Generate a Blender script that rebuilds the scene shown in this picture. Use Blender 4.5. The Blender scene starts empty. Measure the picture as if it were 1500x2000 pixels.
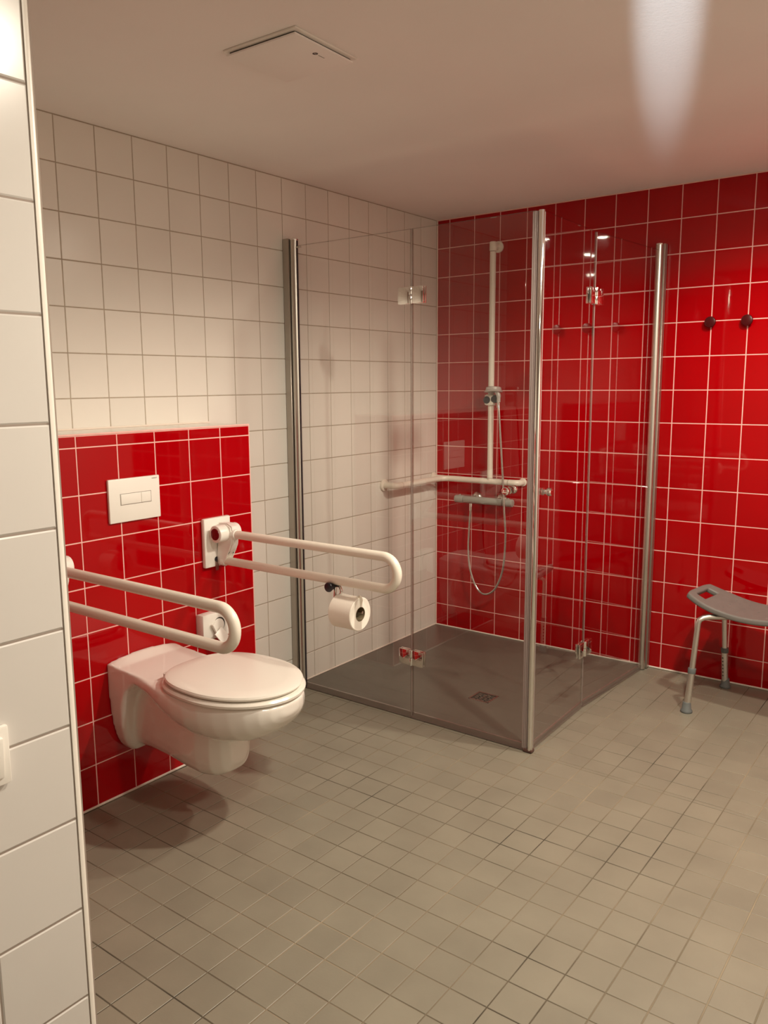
import bpy, bmesh, math, random
from mathutils import Vector, Matrix
PI = math.pi
random.seed(7)
S = bpy.context.scene
COL = S.collection

# ------------------------------------------------------------------ camera
CAM = Vector((2.4982, -3.8873, 1.3831))
RGT = Vector((0.793885764706078, 0.6079993279629486, -0.009066961654753496))
DWN = Vector((0.08657503833389507, -0.1277781057534829, -0.9880169626213594))
FWD = Vector((-0.601872208474964, 0.783587629360402, -0.1540787843241726))
FPX, CX, CY = 1595.97, 719.455, 1000.0
cd = bpy.data.cameras.new('camera')
cam = bpy.data.objects.new('camera', cd)
COL.objects.link(cam)
cd.sensor_fit = 'VERTICAL'
cd.sensor_height = 36.0
cd.lens = FPX * 36.0 / 2000.0
cd.shift_x = (750.0 - CX) / 2000.0
cd.clip_start = 0.02
cam.matrix_world = Matrix(((RGT.x, -DWN.x, -FWD.x, CAM.x), (RGT.y, -DWN.y, -FWD.y, CAM.y),
                           (RGT.z, -DWN.z, -FWD.z, CAM.z), (0, 0, 0, 1)))
S.camera = cam


def project(p):
    q = Vector(p) - CAM
    d = q.dot(FWD)
    if d < 0.05:
        return None
    return CX + FPX * q.dot(RGT) / d, CY + FPX * q.dot(DWN) / d


# ------------------------------------------------------------------ world, exposure
W = bpy.data.worlds.new('world')
S.world = W
W.use_nodes = True
W.node_tree.nodes['Background'].inputs[0].default_value = (1.0, 0.85, 0.7, 1)
W.node_tree.nodes['Background'].inputs[1].default_value = 0.02
S.view_settings.view_transform = 'Standard'
S.view_settings.look = 'None'
S.view_settings.exposure = 0.14
S.view_settings.gamma = 1.0
S.view_settings.use_curve_mapping = False
S.cycles.max_bounces = 16
S.cycles.diffuse_bounces = 8
S.cycles.glossy_bounces = 6
S.cycles.transparent_max_bounces = 32
S.cycles.caustics_reflective = False
S.cycles.caustics_refractive = False
S.cycles.sample_clamp_indirect = 40.0

# ------------------------------------------------------------------ lamp positions (lamps are built further down)
CEIL = 2.255
LAMPS = [(2.10, -0.98), (2.08, -1.76), (2.42, -2.74)]
LAMP_W = (46.0, 80.0, 20.0)
LAMP_COL = (1.0, 0.885, 0.715)

# ------------------------------------------------------------------ materials


def mat(name, col, rough=0.4, metal=0.0, spec=0.5, coat=0.0, noise=0.0, nscale=30.0, bump=0.0, bscale=200.0,
        emit=None, estr=0.0, vary=0.0, rvar=0.0):
    m = bpy.data.materials.new(name)
    m.use_nodes = True
    nt = m.node_tree
    b = nt.nodes['Principled BSDF']
    b.inputs['Base Color'].default_value = (*col, 1)
    b.inputs['Roughness'].default_value = rough
    b.inputs['Metallic'].default_value = metal
    b.inputs['Specular IOR Level'].default_value = spec
    b.inputs['Coat Weight'].default_value = coat
    if emit:
        b.inputs['Emission Color'].default_value = (*emit, 1)
        b.inputs['Emission Strength'].default_value = estr
    if noise or vary:
        src = None
        tc = nt.nodes.new('ShaderNodeNewGeometry')
        hsv = nt.nodes.new('ShaderNodeHueSaturation')
        hsv.inputs['Color'].default_value = (*col, 1)
        add = nt.nodes.new('ShaderNodeMath')
        add.operation = 'ADD'
        add.inputs[0].default_value = 1.0
        add.inputs[1].default_value = 0.0
        last = add
        if noise:
            nz = nt.nodes.new('ShaderNodeTexNoise')
            nz.inputs['Scale'].default_value = nscale
            nz.inputs['Detail'].default_value = 5
            nt.links.new(tc.outputs['Position'], nz.inputs['Vector'])
            mr = nt.nodes.new('ShaderNodeMapRange')
            mr.inputs[1].default_value = 0.3
            mr.inputs[2].default_value = 0.7
            mr.inputs[3].default_value = -noise
            mr.inputs[4].default_value = noise
            nt.links.new(nz.outputs['Fac'], mr.inputs[0])
            nt.links.new(mr.outputs[0], add.inputs[1])
        if vary:
            oi = nt.nodes.new('ShaderNodeObjectInfo')
            mr2 = nt.nodes.new('ShaderNodeMapRange')
            mr2.inputs[3].default_value = -vary
            mr2.inputs[4].default_value = vary
            nt.links.new(oi.outputs['Random'], mr2.inputs[0])
            a2 = nt.nodes.new('ShaderNodeMath')
            a2.operation = 'ADD'
            nt.links.new(add.outputs[0], a2.inputs[0])
            nt.links.new(mr2.outputs[0], a2.inputs[1])
            last = a2
        nt.links.new(last.outputs[0], hsv.inputs['Value'])
        nt.links.new(hsv.outputs['Color'], b.inputs['Base Color'])
    if bump:
        g = nt.nodes.new('ShaderNodeNewGeometry')
        nb = nt.nodes.new('ShaderNodeTexNoise')
        nb.inputs['Scale'].default_value = bscale
        nb.inputs['Detail'].default_value = 3
        nt.links.new(g.outputs['Position'], nb.inputs['Vector'])
        bp = nt.nodes.new('ShaderNodeBump')
        bp.inputs['Strength'].default_value = bump
        bp.inputs['Distance'].default_value = 0.002
        nt.links.new(nb.outputs['Fac'], bp.inputs['Height'])
        nt.links.new(bp.outputs['Normal'], b.inputs['Normal'])
    return m


def glass_mat(name, tint, gain=1.9, refl=(1, 1, 1), rough=0.0, milk=0.0, milk_col=(0.5, 0.5, 0.5)):
    """thin clear sheet: lets light straight through and mirrors by Fresnel on the face the light meets first"""
    m = bpy.data.materials.new(name)
    m.use_nodes = True
    nt = m.node_tree
    nt.nodes.clear()
    out = nt.nodes.new('ShaderNodeOutputMaterial')
    mix = nt.nodes.new('ShaderNodeMixShader')
    tr = nt.nodes.new('ShaderNodeBsdfTransparent')
    tr.inputs[0].default_value = (*tint, 1)
    gl = nt.nodes.new('ShaderNodeBsdfGlossy')
    gl.inputs['Color'].default_value = (*refl, 1)
    gl.inputs['Roughness'].default_value = rough
    fr = nt.nodes.new('ShaderNodeFresnel')
    fr.inputs['IOR'].default_value = 1.5
    ge = nt.nodes.new('ShaderNodeNewGeometry')
    inv = nt.nodes.new('ShaderNodeMath')
    inv.operation = 'SUBTRACT'
    inv.inputs[0].default_value = 1.0
    nt.links.new(ge.outputs['Backfacing'], inv.inputs[1])
    mu = nt.nodes.new('ShaderNodeMath')
    mu.operation = 'MULTIPLY'
    mu.inputs[1].default_value = gain
    nt.links.new(fr.outputs[0], mu.inputs[0])
    mu2 = nt.nodes.new('ShaderNodeMath')
    mu2.operation = 'MULTIPLY'
    mu2.use_clamp = True
    nt.links.new(mu.outputs[0], mu2.inputs[0])
    nt.links.new(inv.outputs[0], mu2.inputs[1])
    nt.links.new(mu2.outputs[0], mix.inputs[0])
    nt.links.new(tr.outputs[0], mix.inputs[1])
    nt.links.new(gl.outputs[0], mix.inputs[2])
    last = mix
    if milk:
        df = nt.nodes.new('ShaderNodeBsdfDiffuse')
        df.inputs[0].default_value = (*milk_col, 1)
        mk = nt.nodes.new('ShaderNodeMixShader')
        mk.inputs[0].default_value = milk
        nt.links.new(mix.outputs[0], mk.inputs[1])
        nt.links.new(df.outputs[0], mk.inputs[2])
        last = mk
    nt.links.new(last.outputs[0], out.inputs[0])
    return m


M = {}
M['white_tile'] = mat('white_tile', (0.78, 0.755, 0.70), 0.22, spec=0.4, vary=0.025, noise=0.02, nscale=4, bump=0.02, bscale=14)
M['pillar_tile'] = mat('pillar_tile', (0.70, 0.68, 0.655), 0.22, vary=0.02, noise=0.015, nscale=5)
M['red_tile'] = mat('red_tile', (0.36, 0.0, 0.002), 0.035, spec=0.4, vary=0.04, noise=0.03, nscale=5, bump=0.006, bscale=13)
M['floor_tile'] = mat('floor_tile', (0.245, 0.228, 0.178), 0.42, vary=0.045, noise=0.07, nscale=6, bump=0.12, bscale=160)
M['grout_white'] = mat('grout_white', (0.40, 0.34, 0.27), 0.9, noise=0.1, nscale=40)
M['grout_pillar'] = mat('grout_pillar', (0.36, 0.30, 0.26), 0.9)
M['grout_red'] = mat('grout_red', (0.82, 0.48, 0.44), 0.8, noise=0.05, nscale=40)  # pink is partly its own tone, partly red bounce light put into the colour
M['grout_floor'] = mat('grout_floor', (0.20, 0.165, 0.115), 0.9, noise=0.75, nscale=2.6)
M['plaster'] = mat('plaster', (0.88, 0.86, 0.84), 0.8, noise=0.015, nscale=3, bump=0.1, bscale=120)
M['plain_wall'] = mat('plain_wall', (0.66, 0.64, 0.60), 0.5)
M['rear_wall'] = mat('rear_wall', (0.24, 0.22, 0.19), 0.6)
M['silicone'] = mat('silicone', (0.82, 0.74, 0.66), 0.5)
M['trim_white'] = mat('trim_white', (0.82, 0.79, 0.73), 0.3)
M['gap'] = mat('gap', (0.10, 0.085, 0.075), 0.8)
M['tray'] = mat('tray', (0.125, 0.112, 0.092), 0.38, noise=0.04, nscale=7, bump=0.05, bscale=200)
M['ceramic'] = mat('ceramic', (0.82, 0.79, 0.74), 0.10, coat=0.4)
M['seat_plastic'] = mat('seat_plastic', (0.82, 0.79, 0.73), 0.22)
M['white_plastic'] = mat('white_plastic', (0.82, 0.80, 0.75), 0.3)
M['nylon'] = mat('nylon', (0.80, 0.75, 0.66), 0.32)
M['nylon_joint'] = mat('nylon_joint', (0.45, 0.38, 0.30), 0.6)
M['red_cap'] = mat('red_cap', (0.17, 0.006, 0.010), 0.2)
M['hook_red'] = mat('hook_red', (0.055, 0.002, 0.003), 0.30, spec=0.3)
M['black'] = mat('black', (0.012, 0.011, 0.016), 0.35)
M['dark'] = mat('dark', (0.03, 0.026, 0.022), 0.6)
M['chrome'] = mat('chrome', (0.82, 0.80, 0.77), 0.06, metal=1.0)
M['shower_chrome'] = mat('shower_chrome', (0.60, 0.58, 0.55), 0.22, metal=0.45)
M['satin'] = mat('satin', (0.62, 0.59, 0.54), 0.28, metal=1.0)
M['alu'] = mat('alu', (0.72, 0.70, 0.66), 0.34, metal=1.0)
M['channel'] = mat('channel', (0.46, 0.42, 0.37), 0.35, metal=0.85)
M['valve_grey'] = mat('valve_grey', (0.38, 0.38, 0.35), 0.3, metal=0.2)
M['hose'] = mat('hose', (0.55, 0.53, 0.50), 0.22, metal=0.9)
M['stool_grey'] = mat('stool_grey', (0.165, 0.155, 0.145), 0.48, noise=0.06, nscale=30, bump=0.15, bscale=500)
M['rubber_grey'] = mat('rubber_grey', (0.135, 0.15, 0.15), 0.55)
M['paper'] = mat('paper', (0.86, 0.82, 0.74), 0.85, bump=0.2, bscale=90)
M['card'] = mat('card', (0.22, 0.17, 0.10), 0.8)
M['print_grey'] = mat('print_grey', (0.22, 0.20, 0.18), 0.5)
M['print_dark'] = mat('print_dark', (0.06, 0.045, 0.04), 0.5)
M['lens'] = mat('lens', (1, 1, 1), 0.3, emit=(1.0, 0.885, 0.715), estr=700.0)
M['glass'] = glass_mat('glass', (0.99, 0.992, 0.986))
M['glass_edge'] = glass_mat('glass_edge', (0.80, 0.79, 0.77), 1.6)
M['seal'] = glass_mat('seal', (0.88, 0.84, 0.82), 1.6, rough=0.1, milk=0.42, milk_col=(0.52, 0.45, 0.43))
M['lip_seal'] = glass_mat('lip_seal', (0.80, 0.76, 0.73), 1.6, rough=0.1, milk=0.18, milk_col=(0.34, 0.29, 0.27))
M['clear_tab'] = glass_mat('clear_tab', (0.75, 0.62, 0.58), 2.2)

# ------------------------------------------------------------------ mesh helpers


def BM():
    return bmesh.new()


def box(bm, c, s, bev=0.0, rot=None, seg=2):
    m = bmesh.ops.create_cube(bm, size=1.0)
    vs = m['verts']
    bmesh.ops.scale(bm, vec=Vector(s), verts=vs)
    if bev > 0:
        es = list({e for v in vs for e in v.link_edges})
        r = bmesh.ops.bevel(bm, geom=es, offset=min(bev, min(s) * 0.49), segments=seg, profile=0.5, affect='EDGES')
        vs = list({v for f in r['faces'] for v in f.verts} | {v for v in vs if v.is_valid})
    if rot is not None:
        bmesh.ops.rotate(bm, cent=(0, 0, 0), matrix=rot, verts=vs)
    bmesh.ops.translate(bm, vec=Vector(c), verts=vs)
    return vs


def bx(bm, lo, hi, bev=0.0, seg=2):
    lo, hi = Vector(lo), Vector(hi)
    return box(bm, (lo + hi) / 2, hi - lo, bev, None, seg)


def frames(pts):
    n = len(pts)
    T = []
    for i in range(n):
        a = pts[max(i - 1, 0)]
        b = pts[min(i + 1, n - 1)]
        T.append((b - a).normalized())
    up = Vector((0, 0, 1)) if abs(T[0].z) < 0.9 else Vector((1, 0, 0))
    u = T[0].cross(up).normalized()
    out = []
    for t in T:
        u = (u - t * u.dot(t))
        u = u.normalized() if u.length > 1e-6 else t.orthogonal().normalized()
        out.append((u, t.cross(u).normalized()))
    return out


def tube(bm, pts, r, seg=16, caps=True):
    pts = [Vector(p) for p in pts]
    rs = r if isinstance(r, (list, tuple)) else [r] * len(pts)
    fr = frames(pts)
    rings = []
    for p, (u, v), rr in zip(pts, fr, rs):
        rings.append([bm.verts.new(p + u * (rr * math.cos(2 * PI * k / seg)) + v * (rr * math.sin(2 * PI * k / seg)))
                      for k in range(seg)])
    for a, b in zip(rings, rings[1:]):
        for k in range(seg):
            bm.faces.new((a[k], a[(k + 1) % seg], b[(k + 1) % seg], b[k]))
    if caps:
        bm.faces.new(rings[0][::-1])
        bm.faces.new(rings[-1])
    return rings


def cyl(bm, a, b, r, seg=20, bev=0.0):
    a, b = Vector(a), Vector(b)
    d = (b - a)
    L = d.length
    d = d.normalized()
    if bev > 0:
        ps = [a, a + d * bev * 0.3, a + d * bev, b - d * bev, b - d * bev * 0.3, b]
        rs = [r - bev, r - bev * 0.3, r, r, r - bev * 0.3, r - bev]
    else:
        ps, rs = [a, b], [r, r]
    # straight sweep with constant frame
    u = d.orthogonal().normalized()
    v = d.cross(u)
    rings = [[bm.verts.new(p + u * (q * math.cos(2 * PI * k / seg)) + v * (q * math.sin(2 * PI * k / seg))) for k in range(seg)]
             for p, q in zip(ps, rs)]
    for A, B in zip(rings, rings[1:]):
        for k in range(seg):
            bm.faces.new((A[k], A[(k + 1) % seg], B[(k + 1) % seg], B[k]))
    bm.faces.new(rings[0][::-1])
    bm.faces.new(rings[-1])


def lathe(bm, axis_o, axis_d, prof, seg=28):
    """prof: list of (distance along axis, radius)"""
    o, d = Vector(axis_o), Vector(axis_d).normalized()
    u = d.orthogonal().normalized()
    v = d.cross(u)
    rings = []
    for h, r in prof:
        if r < 1e-5:
            rings.append([bm.verts.new(o + d * h)])
        else:
            rings.append([bm.verts.new(o + d * h + u * (r * math.cos(2 * PI * k / seg)) + v * (r * math.sin(2 * PI * k / seg)))
                          for k in range(seg)])
    for a, b in zip(rings, rings[1:]):
        for k in range(seg):
            if len(a) == 1 and len(b) == 1:
                continue
            if len(a) == 1:
                bm.faces.new((a[0], b[(k + 1) % seg], b[k]))
            elif len(b) == 1:
                bm.faces.new((a[k], a[(k + 1) % seg], b[0]))
            else:
                bm.faces.new((a[k], a[(k + 1) % seg], b[(k + 1) % seg], b[k]))
    if len(rings[0]) > 1:
        bm.faces.new(rings[0][::-1])
    if len(rings[-1]) > 1:
        bm.faces.new(rings[-1])


def loft(bm, rings, caps=True):
    R = [[bm.verts.new(Vector(p)) for p in ring] for ring in rings]
    n = len(R[0])
    for a, b in zip(R, R[1:]):
        for k in range(n):
            bm.faces.new((a[k], a[(k + 1) % n], b[(k + 1) % n], b[k]))
    if caps:
        bm.faces.new(R[0][::-1])
        bm.faces.new(R[-1])


def arc(c, r, a0, a1, n, ax=(1, 0, 0), ay=(0, 0, 1)):
    c, ax, ay = Vector(c), Vector(ax), Vector(ay)
    return [c + ax * (r * math.cos(a0 + (a1 - a0) * i / n)) + ay * (r * math.sin(a0 + (a1 - a0) * i / n)) for i in range(n + 1)]


def spline(pts, n=8):
    pts = [Vector(p) for p in pts]
    P = [pts[0] * 2 - pts[1]] + pts + [pts[-1] * 2 - pts[-2]]
    out = []
    for i in range(1, len(P) - 2):
        for k in range(n):
            t = k / n
            a, b, c, d = P[i - 1], P[i], P[i + 1], P[i + 2]
            out.append(0.5 * ((2 * b) + (c - a) * t + (2 * a - 5 * b + 4 * c - d) * t * t + (3 * b - a - 3 * c + d) * t ** 3))
    out.append(pts[-1])
    return out


def obj(name, bm, m, parent=None, local=False, smooth=40, fix=True):
    if fix:
        bmesh.ops.recalc_face_normals(bm, faces=bm.faces[:])
    me = bpy.data.meshes.new(name)
    if parent is not None and not local:
        root = parent
        while root.parent:
            root = root.parent
        bmesh.ops.translate(bm, vec=-root.location, verts=bm.verts[:])
    bm.to_mesh(me)
    bm.free()
    me.materials.append(M[m] if isinstance(m, str) else m)
    if smooth:
        for p in me.polygons:
            p.use_smooth = True
        me.set_sharp_from_angle(angle=math.radians(smooth))
    o = bpy.data.objects.new(name, me)
    COL.objects.link(o)
    if parent is not None:
        o.parent = parent
    return o


def tag(o, label, cat, group=None):
    o['label'] = label
    o['category'] = cat
    if group:
        o['group'] = group
    return o


def thing(name, label, cat, loc, rz=0.0, group=None):
    o = bpy.data.objects.new(name, None)
    o.empty_display_size = 0.05
    COL.objects.link(o)
    o.location = loc
    o.rotation_euler = (0, 0, rz)
    return tag(o, label, cat, group)


def struct(name, bm, m, smooth=0):
    o = obj(name, bm, m, smooth=smooth)
    o['kind'] = 'structure'
    return o


# ------------------------------------------------------------------ tiling
BX, BTOP, BEND, BMIN = 0.2278, 1.2385, -1.6745, -3.2165    # boxed-in wall behind the toilet
PX, PY = 1.42, -3.2175                                       # tiled pillar in front


def blocked(p):
    """True when the pillar or the boxed-in wall hides point p from the camera"""
    p = Vector(p)
    d = p - CAM
    if p.y > PY + 0.001:
        t = (PY - CAM.y) / d.y
        if 0 < t < 0.999 and (CAM + d * t).x < PX:
            return True
    if p.x < BX - 0.01:
        t = (BX - CAM.x) / d.x
        q = CAM + d * t
        if q.z < BTOP and BMIN < q.y < BEND:
            return True
    return False


def tile_mesh(w, h, b, t):
    bm = BM()
    def ring(dx, n):
        return [bm.verts.new((sx * (w / 2 - dx), sy * (h / 2 - dx), n)) for sx, sy in ((-1, -1), (1, -1), (1, 1), (-1, 1))]
    r0, r1, r2 = ring(0, -t), ring(0, -b * 0.6), ring(b, 0)
    for A, B in ((r0, r1), (r1, r2)):
        for k in range(4):
            bm.faces.new((A[k], A[(k + 1) % 4], B[(k + 1) % 4], B[k]))
    bm.faces.new(r2)
    return bm


def tile_surface(parent, us, vs, to_world, basis, m, joint, bev, tilt=0.12, thick=0.006, skip=None, limit=298, prefix='tile'):
    """us, vs: sorted joint positions; every cell becomes a tile object, the 298 largest in view singly, the rest joined"""
    cells = []
    for i in range(len(us) - 1):
        for j in range(len(vs) - 1):
            u0, u1, v0, v1 = us[i], us[i + 1], vs[j], vs[j + 1]
            if u1 - u0 < joint * 2.2 or v1 - v0 < joint * 2.2:
                continue
            if skip and skip(u0, u1, v0, v1):
                continue
            cs = [project(to_world(a, b)) for a, b in ((u0, v0), (u1, v0), (u1, v1), (u0, v1))]
            area = 0.0
            if all(cs):
                xs = [min(max(c[0], 0), 1500) for c in cs]
                ys = [min(max(c[1], 0), 2000) for c in cs]
                area = 0.5 * abs(sum(xs[k] * ys[(k + 1) % 4] - xs[(k + 1) % 4] * ys[k] for k in range(4)))
                if blocked(to_world((u0 + u1) / 2, (v0 + v1) / 2)) and blocked(to_world(u1, v1)) and blocked(to_world(u1, v0)):
                    area *= 0.0001
            cells.append((area, u0, u1, v0, v1))
    cells.sort(key=lambda c: -c[0])
    cache = {}
    rest = BM()
    nrest = 0
    B3 = Matrix(basis).transposed()
    for k, (area, u0, u1, v0, v1) in enumerate(cells):
        w, h = round(u1 - u0 - joint, 4), round(v1 - v0 - joint, 4)
        t = math.radians(tilt)
        R = B3 @ Matrix.Rotation(random.uniform(-t, t), 3, 'X') @ Matrix.Rotation(random.uniform(-t, t), 3, 'Y')
        mw = Matrix.Translation(to_world((u0 + u1) / 2, (v0 + v1) / 2)) @ R.to_4x4()
        if k < limit and area > 12:
            if (w, h) not in cache:
                bm = tile_mesh(w, h, bev, thick)
                me = bpy.data.meshes.new(prefix)
                bm.to_mesh(me)
                bm.free()
                me.materials.append(M[m])
                cache[(w, h)] = me
            o = bpy.data.objects.new(prefix, cache[(w, h)])
            COL.objects.link(o)
            o.parent = parent
            o.matrix_basis = mw
        else:
            bm = tile_mesh(w, h, bev, thick)
            bmesh.ops.transform(bm, matrix=mw, verts=bm.verts[:])
            me = bpy.data.meshes.new('tmp')
            bm.to_mesh(me)
            bm.free()
            rest.from_mesh(me)
            bpy.data.meshes.remove(me)
            nrest += 1
    if nrest:
        o = obj('tile_field', rest, m, parent, local=True, smooth=0, fix=False)
        o['kind'] = 'stuff'
    else:
        rest.free()


P = 0.152
ZT = 2.1051
zrows = sorted([0.004] + [z for z in (ZT - k * P for k in range(14)) if z > 0.03] + [CEIL - 0.002])
RX, FY = 3.25, -5.2   # unseen right wall and front wall

# ---- floor
bm = BM()
bx(bm, (-0.12, FY - 0.12, -0.12), (RX + 0.12, 0.12, -0.03))
bx(bm, (-0.12, FY - 0.12, -0.04), (RX + 0.12, -1.205, -0.0012))
bx(bm, (1.178, -1.206, -0.04), (RX + 0.12, 0.12, -0.0012))
floor = struct('floor', bm, 'grout_floor')
TX, TY = 1.176, -1.203   # shower tray extent
fu = [0.7225 + 0.0979 * k for k in range(-8, 27)]
fu = [0.002] + [u for u in fu if 0.02 < u < RX - 0.02] + [RX - 0.002]
fv = [-2.8336 + 0.1007 * k for k in range(-25, 30)]
fv = [FY + 0.002] + [v for v in fv if FY + 0.02 < v < -0.02] + [-0.002]
fu = sorted(fu + [TX]) if min(abs(u - TX) for u in fu) > 0.0 else fu


def skip_floor(u0, u1, v0, v1):
    cu, cv = (u0 + u1) / 2, (v0 + v1) / 2
    if cu < TX and cv > TY:
        return True
    if cu < PX and cv < PY:
        return True
    if cu < BX - 0.03 and BMIN < cv < BEND - 0.03:
        return True
    return False


fv = sorted(fv + [TY])
# merge joint lines that only exist for the tray edge outside the tray
def floor_cells():
    base_u = [u for u in fu if abs(u - TX) > 1e-6]
    base_v = [v for v in fv if abs(v - TY) > 1e-6]
    return base_u, base_v


bu, bv = floor_cells()
# region A: in front of the tray (all x, y < TY)
def clip(lst, lo, hi):
    return sorted([lo] + [x for x in lst if lo + 0.012 < x < hi - 0.012] + [hi])


class Floor:
    pass


def tile_floor():
    # gather both regions in one pass so that the limit holds for the whole floor
    cells_u = []
    regions = [(clip(bu, 0.002, RX - 0.002), clip(bv, FY + 0.002, TY)), (clip(bu, TX, RX - 0.002), clip(bv, TY, -0.002))]
    return regions


_regs = tile_floor()
tile_surface(floor, _regs[0][0], _regs[0][1], lambda u, v: Vector((u, v, 0)), ((1, 0, 0), (0, 1, 0), (0, 0, 1)),
             'floor_tile', 0.0032, 0.0010, tilt=0.15, skip=skip_floor, limit=250)
tile_surface(floor, _regs[1][0], _regs[1][1], lambda u, v: Vector((u, v, 0)), ((1, 0, 0), (0, 1, 0), (0, 0, 1)),
             'floor_tile', 0.0032, 0.0010, tilt=0.15, skip=skip_floor, limit=48)

# ---- ceiling
bm = BM()
bx(bm, (-0.12, FY - 0.12, CEIL), (RX + 0.12, 0.12, CEIL + 0.12))
struct('ceiling', bm, 'plaster')

# ---- left wall, white tiles
bm = BM()
bx(bm, (-0.12, PY - 0.02, -0.0012), (-0.0012, 0.0, CEIL))
wl = struct('wall_left', bm, 'grout_white')
wc = sorted([-(0.1547 + k * P) for k in range(0, 20)] + [-0.004])
wc = [PY] + [y for y in wc if y > PY + 0.02]
tile_surface(wl, wc, zrows, lambda u, v: Vector((0, u, v)), ((0, 1, 0), (0, 0, 1), (1, 0, 0)), 'white_tile', 0.0036, 0.0016,
             skip=lambda u0, u1, v0, v1: u1 < BEND - 0.02 and v1 < BTOP - 0.02)

# ---- back wall, red tiles
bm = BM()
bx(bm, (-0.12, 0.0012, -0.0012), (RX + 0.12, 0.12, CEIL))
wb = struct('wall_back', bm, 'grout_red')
rc = [0.004] + [0.0796 + P * k for k in range(0, 21)]
rc = [x for x in rc if x < RX - 0.03] + [RX - 0.002]
tile_surface(wb, rc, zrows, lambda u, v: Vector((u, 0, v)), ((1, 0, 0), (0, 0, 1), (0, -1, 0)), 'red_tile', 0.0042, 0.0014, tilt=0.16)

# ---- boxed-in wall behind the toilet: red face, white tiled ledge
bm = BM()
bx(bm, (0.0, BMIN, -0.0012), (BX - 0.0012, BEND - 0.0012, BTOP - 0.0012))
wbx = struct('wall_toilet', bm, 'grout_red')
bc = [-1.6762, -1.8239, -1.9716, -2.1211, -2.2711, -2.4224]
while bc[-1] - 0.1497 > BMIN + 0.02:
    bc.append(bc[-1] - 0.1497)
bc = sorted(bc + [BMIN + 0.001])
bz = [1.1958 - 0.1496 * k for k in range(0, 8)]
bz = sorted([BTOP - 0.006] + [z for z in bz if z > 0.03] + [0.004])
tile_surface(wbx, bc, bz, lambda u, v: Vector((BX, u, v)), ((0, 1, 0), (0, 0, 1), (1, 0, 0)), 'red_tile', 0.0040, 0.0014, tilt=0.18)
tile_surface(wbx, [0.004, BX - 0.006], [y for y in wc if y < BEND - 0.02] + [BEND - 0.006],
             lambda u, v: Vector((u, v, BTOP)), ((1, 0, 0), (0, 1, 0), (0, 0, 1)), 'white_tile', 0.0036, 0.0014, prefix='ledge_tile')
# side of the box (turned away from the camera)
tile_surface(wbx, [0.002, 0.1, BX - 0.002], bz, lambda u, v: Vector((BX - u, BEND, v)), ((-1, 0, 0), (0, 0, 1), (0, 1, 0)), 'red_tile', 0.004, 0.0014,
             prefix='side_tile')

# ---- pillar wall in front on the left
bm = BM()
bx(bm, (-0.12, FY - 0.12, -0.0012), (PX - 0.0014, PY - 0.0012, CEIL))
wp = struct('wall_front', bm, 'grout_pillar')
pu = sorted([PY - 0.0128] + [-3.371 - P * k for k in range(0, 12)])
pv = sorted([0.004] + [z for z in (ZT - 0.0135 - k * P for k in range(14)) if z > 0.03] + [CEIL - 0.002])
tile_surface(wp, pu, pv, lambda u, v: Vector((PX, u, v)), ((0, 1, 0), (0, 0, 1), (1, 0, 0)), 'pillar_tile', 0.0030, 0.0022, tilt=0.1)

# ---- unseen right wall and wall behind the camera
bm = BM()
bx(bm, (RX, FY - 0.12, -0.0012), (RX + 0.12, 0.0, CEIL))
struct('wall_right', bm, 'plain_wall')
bm = BM()
bx(bm, (PX, FY - 0.12, -0.0012), (RX, FY, CEIL))
struct('wall_rear', bm, 'rear_wall')

# ---- trims: pillar corner profile, silicone joints
bm = BM()
tr = 0.011
prof = [(PX - 0.02, PY - 0.001), (PX - 0.02, PY + 0.0005)] + \
       [(PX + 0.0008 - tr + tr * math.cos(a), PY + 0.0008 - tr + tr * math.sin(a)) for a in [PI / 2 - PI / 2 * k / 6 for k in range(7)]] + \
       [(PX + 0.0008, PY - 0.0128), (PX - 0.008, PY - 0.0128), (PX - 0.008, PY - 0.008)]
loft(bm, [[(x, y, z) for x, y in prof] for z in (0.0, CEIL - 0.001)])
o = struct('trim_1', bm, 'trim_white', smooth=40)
bm = BM()
bx(bm, (PX - 0.004, PY - 0.0146, 0.0), (PX - 0.0016, PY - 0.0126, CEIL - 0.001))
struct('trim_2', bm, 'gap')


def strip(n, lo, hi, m='silicone'):
    bm = BM()
    bx(bm, lo, hi, 0.002, 1)
    struct('trim_%d' % n, bm, m)


strip(3, (0.0, -0.0045, 0.0005), (RX, 0.001, 0.0085))
strip(4, (-0.001, BEND, 0.0005), (0.0045, 0.0, 0.0075))
strip(5, (BX - 0.001, BMIN, 0.0005), (BX + 0.005, BEND, 0.0085))
strip(6, (-0.001, -0.0042, 0.0), (0.0042, 0.001, CEIL))
strip(7, (-0.001, BMIN, BTOP - 0.001), (0.006, BEND, BTOP + 0.006))
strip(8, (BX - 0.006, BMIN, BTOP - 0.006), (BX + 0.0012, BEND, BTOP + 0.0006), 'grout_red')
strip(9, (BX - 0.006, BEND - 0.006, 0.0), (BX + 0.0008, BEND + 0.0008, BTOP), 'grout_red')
strip(10, (0.0, -0.0035, CEIL - 0.005), (RX, 0.0005, CEIL), 'grout_red')

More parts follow.
